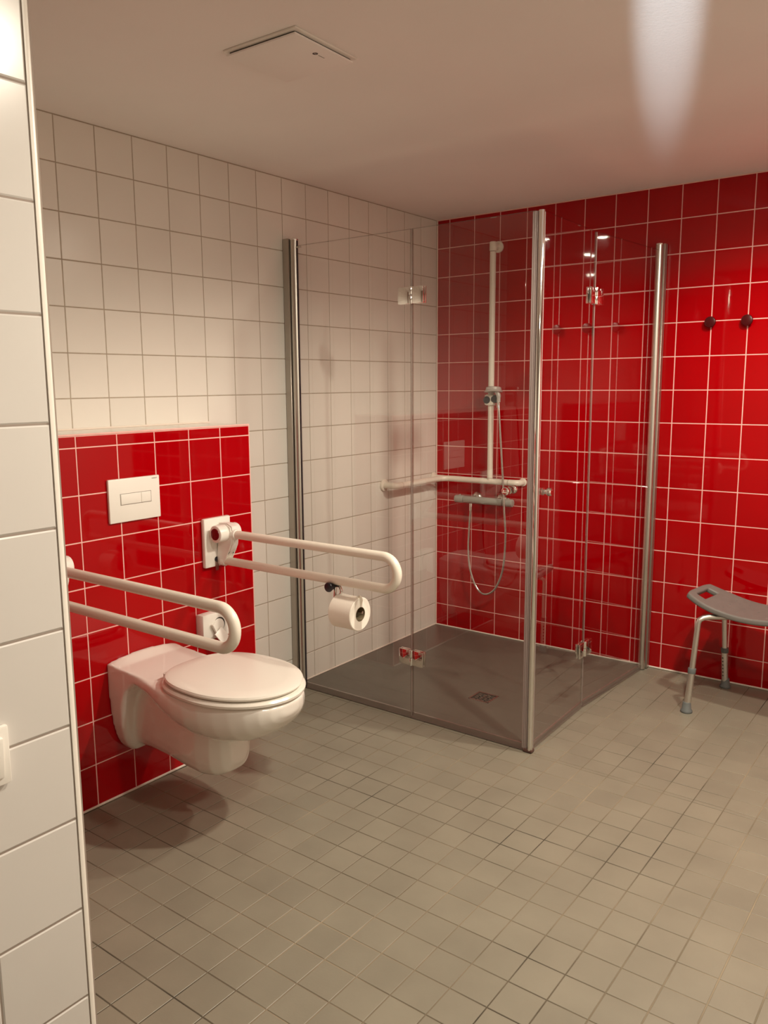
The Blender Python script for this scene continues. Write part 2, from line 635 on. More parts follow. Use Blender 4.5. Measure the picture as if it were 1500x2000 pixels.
# ------------------------------------------------------------------ downlights (out of frame; they light the room)
for (x, y), watt, wh in zip(LAMPS, LAMP_W, ('nearest the red wall', 'second from the red wall', 'farthest from the red wall')):
    t = thing('ceiling_downlight', 'small round recessed ceiling downlight, ' + wh, 'lamp', (x, y, CEIL), 0, 'recessed ceiling downlights')
    bm = BM()
    lathe(bm, (x, y, CEIL), (0, 0, -1), [(0.0, 0.048), (0.004, 0.047), (0.006, 0.043), (0.006, 0.036), (0.0005, 0.034)], 28)
    obj('trim_ring', bm, 'chrome', t)
    bm = BM()
    lathe(bm, (x, y, CEIL - 0.001), (0, 0, -1), [(0.0, 0.033), (0.003, 0.033), (0.0045, 0.025), (0.005, 0.0)], 28)
    obj('lens', bm, 'lens', t)
    ld = bpy.data.lights.new('spot', 'SPOT')
    ld.energy = watt
    ld.color = LAMP_COL
    ld.spot_size = math.radians(164)
    ld.spot_blend = 0.40
    ld.shadow_soft_size = 0.035
    lo = bpy.data.objects.new('spot', ld)
    COL.objects.link(lo)
    lo.parent = t
    lo.location = (0, 0, -0.045)

# added lamp, unseen; its narrow cool beam puts a flare-like streak on the ceiling
sx_, sy_, sz_ = 2.88, FY + 0.12, 1.95
t = thing('added_streak_lamp', 'added unseen lamp for the flare-like streak on the ceiling', 'lamp', (sx_, FY, sz_))
aim = (Vector((1.80, -1.80, CEIL)) - Vector((sx_, sy_, sz_))).normalized()
bm = BM()
cyl(bm, (sx_, FY + 0.0005, sz_), (sx_, FY + 0.015, sz_), 0.04, 24, 0.003)
obj('wall_rose', bm, 'satin', t)
bm = BM()
cyl(bm, (sx_, FY + 0.014, sz_), (sx_, sy_ - 0.02, sz_), 0.008, 14)
obj('arm', bm, 'satin', t)
bm = BM()
p0 = Vector((sx_, sy_, sz_))
lathe(bm, p0 - aim * 0.05, aim, [(0, 0.0), (0.0, 0.020), (0.008, 0.026), (0.058, 0.026), (0.058, 0.022), (0.044, 0.020), (0.043, 0.0)], 24)
obj('shade', bm, 'satin', t)
ld = bpy.data.lights.new('spot', 'SPOT')
ld.energy = 2600.0
ld.color = (0.80, 0.92, 1.0)
ld.spot_size = math.radians(3.3)
ld.spot_blend = 1.0
ld.shadow_soft_size = 0.012
lo = bpy.data.objects.new('spot', ld)
COL.objects.link(lo)
lo.parent = t
lo.location = p0 + aim * 0.012 - Vector((sx_, FY, sz_))
lo.rotation_euler = aim.to_track_quat('-Z', 'Y').to_euler()

# ------------------------------------------------------------------ shower tray
t = thing('shower_tray', 'dark grey flush shower tray inside the glass enclosure', 'shower tray', (TX / 2, TY / 2, 0))
bm = BM()
dx0, dx1, dy0, dy1 = 0.727, 0.827, -0.862, -0.762
o5 = [(0.005, TY), (1.190, TY), (1.1785, -0.682), (1.220, -0.005), (0.005, -0.005)]   # lip follows the glass
i4 = [(dx0, dy0), (dx1, dy0), (dx1, dy1), (dx0, dy1)]
top_o = [bm.verts.new((x, y, 0.0018)) for x, y in o5]
bot_o = [bm.verts.new((x, y, 0.0002)) for x, y in o5]
top_i = [bm.verts.new((x, y, -0.006)) for x, y in i4]
bot_i = [bm.verts.new((x, y, -0.020)) for x, y in i4]
for k in range(5):
    n = (k + 1) % 5
    bm.faces.new((bot_o[k], bot_o[n], top_o[n], top_o[k]))
for k in range(4):
    n = (k + 1) % 4
    bm.faces.new((top_i[k], top_i[n], bot_i[n], bot_i[k]))
for f in ((top_o[0], top_o[1], top_i[1], top_i[0]), (top_o[1], top_o[2], top_i[1]), (top_o[2], top_i[2], top_i[1]), (top_o[2], top_o[3], top_i[2]),
          (top_o[3], top_o[4], top_i[3], top_i[2]), (top_o[4], top_o[0], top_i[0], top_i[3])):
    bm.faces.new(f)
obj('slab', bm, 'tray', t, smooth=0)
bm = BM()
for lo, hi in (((dx0, dy0), (dx1, dy0 + 0.006)), ((dx0, dy1 - 0.006), (dx1, dy1)), ((dx0, dy0), (dx0 + 0.006, dy1)), ((dx1 - 0.006, dy0), (dx1, dy1))):
    bx(bm, (lo[0], lo[1], -0.016), (hi[0], hi[1], -0.0045))
fr = obj('drain_frame', bm, 'satin', t, smooth=0)
bm = BM()
bx(bm, (dx0 + 0.006, dy0 + 0.006, -0.016), (dx1 - 0.006, dy1 - 0.006, -0.013))
obj('drain_sump', bm, 'dark', t, smooth=0)
bm = BM()
for k in range(5):
    y = dy0 + 0.018 + k * 0.016
    for j in range(4):
        x = dx0 + 0.012 + j * 0.022 + (0.004 if k % 2 else 0)
        bx(bm, (x, y - 0.0022, -0.011), (x + 0.0125, y + 0.0022, -0.0065), 0.0006, 1)
bx(bm, (dx0 + 0.048, dy0 + 0.006, -0.0118), (dx0 + 0.0505, dy1 - 0.006, -0.0068))
obj('drain_grate', bm, 'satin', t, smooth=0)['kind'] = 'stuff'

# ------------------------------------------------------------------ toilet
CYT = -2.22


def oval(cx, a, b, z, n=64, back=2.6, cy=CYT):
    out = []
    for k in range(n):
        th = 2 * PI * k / n
        c, s = math.cos(th), math.sin(th)
        e = 2.0 if c > 0 else back
        out.append((cx + a * math.copysign(abs(c) ** (2 / e), c), cy + b * math.copysign(abs(s) ** (2 / e), s), z))
    return out


toilet = thing('wall_hung_toilet', 'white wall hung toilet with closed lid on the red tiled box', 'toilet', (BX, CYT, 0.15))
bm = BM()
# rear block: its lower corners round off and its front edge leans forward towards the deck
blk = [(.166, .080, .046), (.172, .090, .050), (.190, .105, .054), (.22, .119, .058), (.27, .131, .064), (.33, .138, .074), (.375, .140, .088), (.405, .1403, .104),
       (.425, .1405, .130), (.440, .1405, .150), (.470, .1405, .150)]
loft(bm, [[(BX, CYT - w, z), (BX + xf - .012, CYT - w, z), (BX + xf, CYT - w + .012, z), (BX + xf, CYT + w - .012, z), (BX + xf - .012, CYT + w, z), (BX, CYT + w, z)] for z, w, xf in blk])
# deck with a raised rounded back edge
def deck(x, zs, zm):
    return [(x, CYT + y, z) for y, z in ((-0.1405, 0.44), (0.1405, 0.44), (0.1405, zs), (0.11, zs + (zm - zs) * .45), (0.06, zs + (zm - zs) * .85), (0, zm),
                                         (-0.06, zs + (zm - zs) * .85), (-0.11, zs + (zm - zs) * .45), (-0.1405, zs))]
loft(bm, [deck(BX, 0.478, 0.4925), deck(BX + 0.012, 0.478, 0.4925), deck(BX + 0.046, 0.4755, 0.4800), deck(BX + 0.060, 0.4740, 0.4755), deck(BX + 0.20, 0.468, 0.468), deck(BX + 0.26, 0.466, 0.466)])


def bowl_sec(x, w, zt, zb, n=28, ex=2.4):
    """flat top at zt, rounded belly down to zb, half width w"""
    out = []
    for k in range(n + 1):
        th = PI * k / n
        c, s = math.cos(th), math.sin(th)
        out.append((x, CYT + w * math.copysign(abs(c) ** (2 / ex), c), zt - 0.020 - (zt - 0.020 - zb) * abs(s) ** (2 / ex)))
    out.append((x, CYT - w + 0.002, zt - 0.006))
    out.append((x, CYT - w + 0.008, zt))
    out.append((x, CYT + w - 0.008, zt))
    out.append((x, CYT + w - 0.002, zt - 0.006))
    return out


secs = [(BX + 0.02, .139, .466, .420), (.29, .140, .466, .424), (.34, .141, .466, .426), (.39, .145, .466, .418), (.44, .154, .466, .398), (.49, .167, .466, .370),
        (.54, .178, .466, .345), (.60, .186, .466, .324), (.66, .188, .466, .314), (.72, .183, .466, .314), (.77, .172, .466, .321), (.82, .153, .466, .336),
        (.86, .128, .466, .357), (.89, .100, .466, .382), (.91, .070, .465, .406), (.922, .036, .463, .428)]
loft(bm, [bowl_sec(*s) for s in secs])


def trap_sec(x, w, zt, zb, ex=3.2, n=24):
    out = []
    for k in range(n):
        th = 2 * PI * k / n
        c, s = math.cos(th), math.sin(th)
        out.append((x, CYT + w * math.copysign(abs(c) ** (2 / ex), c), (zt + zb) / 2 + (zt - zb) / 2 * math.copysign(abs(s) ** (2 / ex), s)))
    return out


loft(bm, [trap_sec(BX + 0.012, .088, .44, .170), trap_sec(.34, .090, .44, .174), trap_sec(.44, .094, .42, .172), trap_sec(.53, .098, .39, .165),
          trap_sec(.60, .096, .37, .161), trap_sec(.65, .084, .36, .168), trap_sec(.682, .062, .35, .186), trap_sec(.700, .036, .34, .216)])
bowl = obj('bowl', bm, 'ceramic', toilet, smooth=0)
rm = bowl.modifiers.new('remesh', 'REMESH')
rm.mode = 'VOXEL'
rm.voxel_size = 0.0048
rm.use_smooth_shade = True
sm = bowl.modifiers.new('smooth', 'SMOOTH')
sm.factor = 0.5
sm.iterations = 6
# seat ring, slightly larger than the lid
SX, SA, SB = 0.697, 0.229, 0.191
bm = BM()
z0 = 0.4675
loft(bm, [oval(SX, SA - 0.012, SB - 0.012, z0), oval(SX, SA, SB, z0 + 0.004), oval(SX, SA + 0.001, SB + 0.001, z0 + 0.011), oval(SX, SA - 0.004, SB - 0.004, z0 + 0.0165),
          oval(SX, SA - 0.014, SB - 0.014, z0 + 0.0175)])
obj('seat', bm, 'seat_plastic', toilet)
bm = BM()
z0 = 0.4885
loft(bm, [oval(SX, SA - 0.022, SB - 0.020, z0), oval(SX, SA - 0.010, SB - 0.009, z0 + 0.002), oval(SX, SA - 0.006, SB - 0.006, z0 + 0.008), oval(SX, SA - 0.009, SB - 0.009, z0 + 0.0135),
          oval(SX, SA - 0.020, SB - 0.019, z0 + 0.0170), oval(SX, SA - 0.06, SB - 0.055, z0 + 0.0185), oval(SX, SA * .4, SB * .4, z0 + 0.0195)])
lid = obj('lid', bm, 'seat_plastic', toilet)
for s in (-1, 1):
    bm = BM()
    cyl(bm, (SX - SA + 0.022, CYT + s * 0.10, 0.464), (SX - SA + 0.022, CYT + s * 0.10, 0.492), 0.013, 18, 0.002)
    obj('hinge_post', bm, 'white_plastic', toilet)

# ------------------------------------------------------------------ flush plate
FPy0, FPy1, FPz0, FPz1 = -2.3215, -2.1175, 0.9415, 1.0855
t = thing('flush_plate', 'white dual flush plate on the red tiled box above the toilet', 'flush plate', (BX, -2.22, 1.0135))
bm = BM()
bx(bm, (BX, FPy0, FPz0), (BX + 0.011, FPy1, FPz1), 0.003)
pl = obj('plate', bm, 'white_plastic', t)
by0, by1, bz0, bz1 = -2.279, -2.155, 0.998, 1.036
bm = BM()
for lo, hi in (((by0, bz0), (by1, bz0 + 0.0014)), ((by0, bz1 - 0.0014), (by1, bz1)), ((by0, bz0), (by0 + 0.0014, bz1)), ((by1 - 0.0014, bz0), (by1, bz1))):
    bx(bm, (BX + 0.0105, lo[0], lo[1]), (BX + 0.0114, hi[0], hi[1]))
obj('button_gap', bm, 'print_grey', t, smooth=0)
sp = by0 + (by1 - by0) * 0.665
for a, b in ((by0 + 0.0022, sp - 0.0008), (sp + 0.0008, by1 - 0.0022)):
    bm = BM()
    bx(bm, (BX + 0.009, a, bz0 + 0.0022), (BX + 0.0132, b, bz1 - 0.0022), 0.0012)
    obj('flush_button', bm, 'white_plastic', t)


def text(name, body, size, loc, rot, m, parent, ext=0.0002):
    cu = bpy.data.curves.new(name, 'FONT')
    cu.body = body
    cu.size = size
    cu.extrude = ext
    cu.align_x = 'CENTER'
    cu.align_y = 'CENTER'
    o = bpy.data.objects.new(name, cu)
    dg = bpy.context.evaluated_depsgraph_get()
    COL.objects.link(o)
    bpy.context.view_layer.update()
    dg = bpy.context.evaluated_depsgraph_get()
    me = bpy.data.meshes.new_from_object(o.evaluated_get(dg))
    bpy.data.objects.remove(o)
    me.materials.clear()
    me.materials.append(M[m])
    o = bpy.data.objects.new(name, me)
    COL.objects.link(o)
    if parent is not None:
        root = parent
        while root.parent:
            root = root.parent
        o.parent = parent
        loc = Vector(loc) - root.location
    o.location = loc
    o.rotation_euler = rot
    return o


text('lettering', 'GEBERIT', 0.0062, (BX + 0.0112, -2.1385, 1.0765), (PI / 2, 0, PI / 2), 'print_grey', pl)

# ------------------------------------------------------------------ folding grab rails
NR = 0.0152


def grab_rail(y, zt, zb, xe, label):
    t = thing('folding_grab_rail', label, 'grab rail', (BX, y, (zt + zb) / 2), 0, 'folding grab rails beside the toilet')
    bm = BM()
    bx(bm, (BX + 0.0003, y - 0.073, zb - 0.022), (BX + 0.020, y + 0.056, zt + 0.057), 0.006)
    obj('wall_plate', bm, 'white_plastic', t)
    hx = BX + 0.060
    hz = zt + 0.004
    # hinge housing: round barrel across, cheek on the far side
    bm = BM()
    cyl(bm, (hx, y - 0.058, hz), (hx, y + 0.045, hz), 0.0315, 32, 0.004)
    bx(bm, (BX + 0.012, y - 0.040, hz - 0.026), (hx, y + 0.040, hz + 0.026), 0.010)
    obj('hinge_barrel', bm, 'white_plastic', t)
    bm = BM()
    cyl(bm, (hx, y - 0.0605, hz), (hx, y - 0.0575, hz), 0.0215, 28, 0.001)
    cap = obj('hinge_cap', bm, 'red_cap', t)
    cap['label'] = 'dark red round cap'
    # cheek plate that carries both tubes
    bm = BM()
    sec = [(0.030, 0.034), (0.075, 0.036), (0.098, 0.026), (0.104, 0.0), (0.100, -0.040), (0.088, -0.066), (0.070, -0.078), (0.056, -0.104), (0.050, -0.124),
           (0.020, -0.124), (0.014, -0.100), (0.030, -0.066), (0.036, -0.030)]
    loft(bm, [[(BX + a, yy, hz + b) for a, b in sec] for yy in (y - 0.017, y + 0.020)])
    bmesh.ops.bevel(bm, geom=[e for e in bm.edges if len({round(v.co.y, 4) for v in e.verts}) == 1], offset=0.005, segments=2, affect='EDGES')
    obj('hinge_arm', bm, 'white_plastic', t)
    bm = BM()
    cyl(bm, (BX + 0.088, y, zt), (BX + 0.112, y, zt), 0.0192, 24, 0.003)
    obj('tube_collar', bm, 'white_plastic', t)
    bm = BM()
    cyl(bm, (BX + 0.030, y, zb), (BX + 0.052, y, zb), 0.0192, 24, 0.003)
    obj('tube_collar', bm, 'white_plastic', t)
    bm = BM()
    r = (zt - zb) / 2
    cxe = xe - NR - r
    pts = [(BX + 0.095, y, zt)] + [(BX + 0.095 + (cxe - BX - 0.095) * k / 4, y, zt) for k in range(1, 4)]
    pts += arc((cxe, y, (zt + zb) / 2), r, PI / 2, -PI / 2, 20)
    pts += [(BX + 0.034 + (cxe - BX - 0.034) * k / 4, y, zb) for k in range(3, -1, -1)]
    tube(bm, pts, NR, 20)
    obj('rail_tube', bm, 'nylon', t)
    bm = BM()
    cyl(bm, (BX + 0.021, y - 0.020, zb + 0.006), (BX + 0.0222, y - 0.020, zb + 0.006), 0.010, 16)
    obj('latch_hole', bm, 'black', t, smooth=0)
    bm = BM()
    bx(bm, (BX + 0.020, y - 0.029, zb - 0.036), (BX + 0.026, y - 0.013, zb + 0.004), 0.0025)
    obj('release_tab', bm, 'clear_tab', t)
    return t


rail_r = grab_rail(-1.862, 0.8485, 0.7445, 1.069, 'white folding grab rail holding the paper roll, on the shower side of the toilet')
rail_l = grab_rail(-2.556, 0.8420, 0.7380, 1.076, 'white folding grab rail on the pillar side of the toilet, its wall end hidden')

# roll holder clamped under the right rail
HY = -1.862
bm = BM()
lathe(bm, (0.793, HY - 0.030, 0.7235), (0, 1, 0), [(0, 0.010), (0.002, 0.0155), (0.006, 0.0165), (0.018, 0.0125), (0.034, 0.0095), (0.036, 0)], 24)
obj('holder_knob', bm, 'black', rail_r)['label'] = 'black clamp knob'
bm = BM()
tube(bm, spline([(0.793, HY + 0.006, 0.724), (0.815, HY + 0.004, 0.724), (0.824, HY, 0.718), (0.826, HY, 0.705), (0.812, HY, 0.675), (0.806, HY, 0.658), (0.815, HY, 0.652), (0.86, HY, 0.652), (0.915, HY, 0.652)], 6), 0.0048, 10)
tube(bm, spline([(0.806, HY - 0.004, 0.722), (0.806, HY - 0.006, 0.705), (0.803, HY - 0.006, 0.675), (0.803, HY - 0.004, 0.660)], 6), 0.0048, 10)
obj('holder_wire', bm, 'chrome', rail_r)['label'] = 'chrome wire'

# toilet roll
t = thing('toilet_roll', 'white toilet paper roll hanging on the wire under the grab rail', 'toilet paper', (0.86, HY, 0.645))
RC = (HY, 0.645)
bm = BM()
x0, x1, ro, ri = 0.814, 0.906, 0.0555, 0.0240
n = 40
def circ(x, r, wob=0.0):
    return [(x, RC[0] + (r + wob * math.sin(3 * 2 * PI * k / n)) * math.cos(2 * PI * k / n), RC[1] + (r + wob * math.cos(2 * 2 * PI * k / n)) * math.sin(2 * PI * k / n)) for k in range(n)]
rings = [circ(x0, ri), circ(x0, ro - 0.002), circ(x0 + 0.002, ro), circ((x0 + x1) / 2, ro, 0.0012), circ(x1 - 0.002, ro), circ(x1, ro - 0.002), circ(x1, ri), circ(x0, ri)]
loft(bm, rings, caps=False)
bmesh.ops.remove_doubles(bm, verts=bm.verts[:], dist=1e-5)
obj('paper', bm, 'paper', t)
bm = BM()
ri2 = 0.0226
loft(bm, [circ(x0 - 0.001, ri2), circ(x0 - 0.001, ri - 0.0002), circ(x1 + 0.0005, ri - 0.0002), circ(x1 + 0.0005, ri2), circ(x0 - 0.001, ri2)], caps=False)
obj('core', bm, 'card', t)['label'] = 'brown cardboard core'
bm = BM()   # loose sheet corner sticking up at the front end
A = [(x1 - 0.012, HY - 0.012, 0.645 + 0.0562), (x1 + 0.0015, HY - 0.004, 0.645 + 0.064), (x1 + 0.0025, HY + 0.012, 0.645 + 0.045), (x1 + 0.0020, HY + 0.002, 0.645 + 0.022), (x1 - 0.004, HY + 0.012, 0.645 + 0.0565)]
v = [bm.verts.new(p) for p in A]
bm.faces.new((v[0], v[1], v[4]))
bm.faces.new((v[1], v[2], v[4]))
bm.faces.new((v[1], v[3], v[2]))
bmesh.ops.solidify(bm, geom=bm.faces[:], thickness=0.0008)
obj('loose_sheet', bm, 'paper', t, smooth=0)

# ------------------------------------------------------------------ socket with an open hinged lid, behind the left rail
SXF = BX + 0.038
t = thing('wall_socket', 'white surface mounted socket with its cap hanging open beside the toilet', 'socket', (BX, -1.908, 0.50))
bm = BM()
bx(bm, (BX + 0.0003, -1.974, 0.458), (SXF, -1.846, 0.556), 0.004)
obj('housing', bm, 'white_plastic', t)
bm = BM()
cyl(bm, (SXF - 0.004, -1.897, 0.508), (SXF + 0.0006, -1.897, 0.508), 0.0275, 32)
obj('recess', bm, 'dark', t, smooth=0)
bm = BM()
cyl(bm, (SXF - 0.004, -1.902, 0.505), (SXF + 0.0035, -1.902, 0.505), 0.0265, 32, 0.001)
obj('cap_disc', bm, 'white_plastic', t)
bm = BM()
rot = Matrix.Rotation(math.radians(-24), 3, 'Y') @ Matrix.Rotation(math.radians(28), 3, 'X')
box(bm, (SXF + 0.022, -1.905, 0.470), (0.006, 0.046, 0.050), 0.002, rot)
box(bm, (SXF + 0.010, -1.925, 0.492), (0.012, 0.008, 0.060), 0.002, Matrix.Rotation(math.radians(28), 3, 'X'))
obj('hinged_cap', bm, 'white_plastic', t)

# ------------------------------------------------------------------ light switch on the pillar
t = thing('light_switch', 'white square light switch on the white tiled pillar', 'switch', (PX, -3.3745, 0.8715))
bm = BM()
bx(bm, (PX + 0.0003, -3.4155, 0.829), (PX + 0.010, -3.3325, 0.915), 0.003)
obj('switch_frame', bm, 'white_plastic', t)
bm = BM()
box(bm, (PX + 0.0115, -3.3745, 0.8715), (0.008, 0.060, 0.060), 0.002, Matrix.Rotation(math.radians(4), 3, 'Y'))
obj('rocker', bm, 'white_plastic', t)

# ------------------------------------------------------------------ ceiling vent
t = thing('ceiling_vent', 'square white vent cover on the ceiling', 'vent', (0.919, -2.153, CEIL))
ang = math.radians(1.5)
Rz = Matrix.Rotation(ang, 3, 'Z')
vc = Vector((0.919, -2.153, 0))
bm = BM()
box(bm, (vc.x, vc.y, CEIL - 0.0030), (0.252, 0.252, 0.0058), 0.002, Rz)
obj('vent_frame', bm, 'white_plastic', t)
bm = BM()
box(bm, (vc.x, vc.y, CEIL - 0.0082), (0.226, 0.226, 0.0050), 0, Rz)
obj('vent_throat', bm, 'dark', t, smooth=0)
bm = BM()
box(bm, (vc.x, vc.y, CEIL - 0.0130), (0.238, 0.238, 0.0052), 0.0015, Rz)
cov = obj('vent_cover', bm, 'plaster', t)
lp = vc + Rz @ Vector((0.079, 0.007, 0))
bm = BM()
nn = 20
def vring(r, z):
    return [(lp.x + r * math.cos(2 * PI * k / nn), lp.y + r * math.sin(2 * PI * k / nn), z) for k in range(nn)]
loft(bm, [vring(0.0035, CEIL - 0.0158), vring(0.0075, CEIL - 0.0158), vring(0.0075, CEIL - 0.0152), vring(0.0035, CEIL - 0.0152), vring(0.0035, CEIL - 0.0158)], caps=False)
box(bm, (lp.x, lp.y, CEIL - 0.0156), (0.0135, 0.0022, 0.0007), 0, Rz)
obj('emblem', bm, 'print_dark', cov, smooth=0)
bm = BM()
for k in range(5):
    q = vc + Rz @ Vector((0.079, 0.022 + 0.0052 * k, 0))
    box(bm, (q.x, q.y, CEIL - 0.0157), (0.0028, 0.0036, 0.0005), 0, Rz)
obj('lettering', bm, 'print_grey', cov, smooth=0)['kind'] = 'stuff'

# ------------------------------------------------------------------ wall hooks
for x, lab in ((1.4487, 'dark red round hook knob nearer the shower, on the red wall'), (1.6010, 'dark red round hook knob farther from the shower, on the red wall')):
    t = thing('wall_hook', lab, 'hook', (x, 0, 1.643), 0, 'round hooks on the red wall')
    bm = BM()
    lathe(bm, (x, 0, 1.643), (0, -1, 0), [(0.0003, 0.011), (0.003, 0.011), (0.004, 0.008), (0.017, 0.007), (0.019, 0.0095)], 22)
    obj('stem', bm, 'hook_red', t)
    bm = BM()
    lathe(bm, (x, 0, 1.643), (0, -1, 0), [(0.019, 0.010), (0.0205, 0.022), (0.024, 0.0245), (0.029, 0.0225), (0.0305, 0.018), (0.031, 0.0)], 28)
    obj('knob', bm, 'hook_red', t)

# ------------------------------------------------------------------ shower enclosure
GT, GZ0, GZ1 = 0.006, 0.018, 1.969
KA = Vector((1.194, -1.203))      # corner post
KH = Vector((1.180, -0.682))     # hinge of the right side, folded slightly inwards
KB = Vector((1.2225, -0.055))     # right wall profile
LH = Vector((0.6585, -1.203))     # hinge of the front side
LW = Vector((0.060, -1.203))
enc = thing('shower_enclosure', 'clear glass corner shower enclosure with folding doors and chrome profiles', 'shower enclosure', (0.62, -0.62, 0.0))


def panel(a, b, z0, z1, th, name, m):
    a, b = Vector(a), Vector(b)
    d = (b - a).normalized()
    nrm = Vector((-d.y, d.x)) * th / 2
    bm = BM()
    q = [a + nrm, b + nrm, b - nrm, a - nrm]
    lo = [bm.verts.new((p.x, p.y, z0)) for p in q]
    hi = [bm.verts.new((p.x, p.y, z1)) for p in q]
    bm.faces.new(lo[::-1])
    bm.faces.new(hi)
    for k in range(4):
        bm.faces.new((lo[k], lo[(k + 1) % 4], hi[(k + 1) % 4], hi[k]))
    return obj(name, bm, m, enc, smooth=0)


def along(a, b, s):
    return Vector(a) + (Vector(b) - Vector(a)).normalized() * s


def L2(a, b):
    return (Vector(b) - Vector(a)).length


for a, b, s0, s1 in ((LW, LH, 0.004, 0.003), (LH, KA, 0.003, 0.014), (KA, KH, 0.014, 0.003), (KH, KB, 0.003, 0.004)):
    A, B = along(a, b, s0), along(b, a, s1)
    gp = panel(A, B, GZ0, GZ1, GT, 'glass_panel', 'glass')
    # polished rims of the sheet: thin darker border strips at both upright edges and on top
    d = (B - A).normalized()
    panel(A + d * 0.0, A + d * 0.003, GZ0, GZ1 + 0.0005, GT + 0.0012, 'glass_rim', 'glass_edge')
    panel(B - d * 0.003, B, GZ0, GZ1 + 0.0005, GT + 0.0012, 'glass_rim', 'glass_edge')
    panel(A, B, GZ1 - 0.0022, GZ1 + 0.0008, GT + 0.0012, 'glass_rim', 'glass_edge')
    panel(A, B, 0.003, 0.030, 0.010, 'bottom_seal', 'lip_seal')
# upright seals at the fold lines
for H, d in ((LH, Vector((1, 0))), (KH, (KB - KH).normalized())):
    panel(H - d * 0.003, H + d * 0.003, 0.012, GZ1 - 0.002, 0.007, 'fold_seal', 'seal')
bm = BM()
bx(bm, (1.166, -1.2085, 0.012), (1.190, -1.2030, 1.9665), 0.001, 1)
obj('magnet_seal', bm, 'seal', enc, smooth=0)
# wall profiles: U channel on the tiles, round chrome cover in front
def wall_profile(ch_lo, ch_hi, rc, rr, ztop):
    bm = BM()
    bx(bm, ch_lo, ch_hi, 0.002, 1)
    p = obj('wall_profile', bm, 'channel', enc)
    p['label'] = 'grey aluminium wall channel'
    bm = BM()
    cyl(bm, (rc[0], rc[1], 0.004), (rc[0], rc[1], ztop - 0.006), rr, 28)
    c = obj('profile_tube', bm, 'satin', p)
    bm = BM()
    cyl(bm, (rc[0], rc[1], ztop - 0.006), (rc[0], rc[1], ztop), rr * 1.06, 28, 0.001)
    obj('profile_cap', bm, 'chrome', p)


wall_profile((0.0005, -1.224, 0.002), (0.034, -1.184, 2.000), (0.050, -1.203), 0.0170, 1.999)
bm = BM()
bx(bm, (0.0325, -1.213, 0.004), (0.0355, -1.190, 1.994))
obj('profile_gasket', bm, 'black', enc, smooth=0)
bm = BM()
bx(bm, (0.0655, -1.208, 0.004), (0.0685, -1.199, 1.990))
obj('profile_gasket', bm, 'black', enc, smooth=0)
wall_profile((1.205, -0.036, 0.002), (1.243, -0.0045, 2.000), (1.2215, -0.052), 0.0165, 1.999)
bm = BM()
cyl(bm, (0.070, -1.2095, 1.962), (0.094, -1.2095, 1.962), 0.0035, 14, 0.0006)
obj('lift_pin', bm, 'satin', enc)
# corner post: bright round magnet profile plus clear fluted seals
bm = BM()
cyl(bm, (1.1995, -1.2065, 0.010), (1.1995, -1.2065, 1.968), 0.0105, 28, 0.001)
obj('corner_post', bm, 'chrome', enc)
for k, (x, y, r) in enumerate(((1.184, -1.2065, 0.0045), (1.176, -1.206, 0.004), (1.168, -1.205, 0.0035), (1.1975, -1.189, 0.0045), (1.1965, -1.180, 0.004))):
    bm = BM()
    cyl(bm, (x, y, 0.012), (x, y, 1.966), r, 14)
    obj('magnet_seal', bm, 'seal', enc)
bm = BM()
box(bm, (1.193, -1.2035, 0.008), (0.036, 0.026, 0.012), 0.003)
obj('post_foot', bm, mat('foot_brown', (0.10, 0.05, 0.04), 0.4), enc)


def hinge(H, d1, d2, z, outn):
    """two chrome leaves and a barrel at fold point H; d1, d2 unit directions of the leaves"""
    p = H + outn * 0.009
    h = None
    for lo, hi in ((-0.033, -0.0008), (0.0008, 0.033)):
        bm = BM()
        cyl(bm, (p.x, p.y, z + lo), (p.x, p.y, z + hi), 0.0075, 20, 0.0008)
        if h is None:
            h = obj('hinge', bm, 'chrome', enc)
        else:
            obj('hinge_barrel', bm, 'chrome', h)
    for d in (d1, d2):
        nrm = Vector((-d.y, d.x))
        if nrm.dot(outn) < 0:
            nrm = -nrm
        rotm = Matrix.Rotation(math.atan2(d.y, d.x), 3, 'Z')
        for q in (1, -1):
            bm = BM()
            c = H + d * 0.033 + nrm * (q * (GT / 2 + 0.0045))
            box(bm, (c.x, c.y, z), (0.052, 0.008, 0.064), 0.0018, rotm)
            obj('hinge_leaf', bm, 'chrome', h)


for z in (1.7225, 0.2665):
    hinge(LH, Vector((-1, 0)), Vector((1, 0)), z, Vector((0, -1)))
    hinge(KH, (KA - KH).normalized(), (KB - KH).normalized(), z, Vector((1, 0)))


def door_knob(p, n, z):
    for s in (1, -1):
        bm = BM()
        prof = [(0.003, 0.0135), (0.007, 0.0140), (0.009, 0.0095), (0.019, 0.0085), (0.022, 0.0135), (0.026, 0.0155), (0.036, 0.0150), (0.039, 0.0120), (0.040, 0.0)]
        lathe(bm, (p.x, p.y, z), (n.x * s, n.y * s, 0), prof, 24)
        obj('door_knob', bm, 'chrome', enc)


door_knob(Vector((1.094, -1.203)), Vector((0, -1)), 0.994)
door_knob(along(KA, KH, 0.062), Vector((1, 0.04)).normalized(), 0.990)

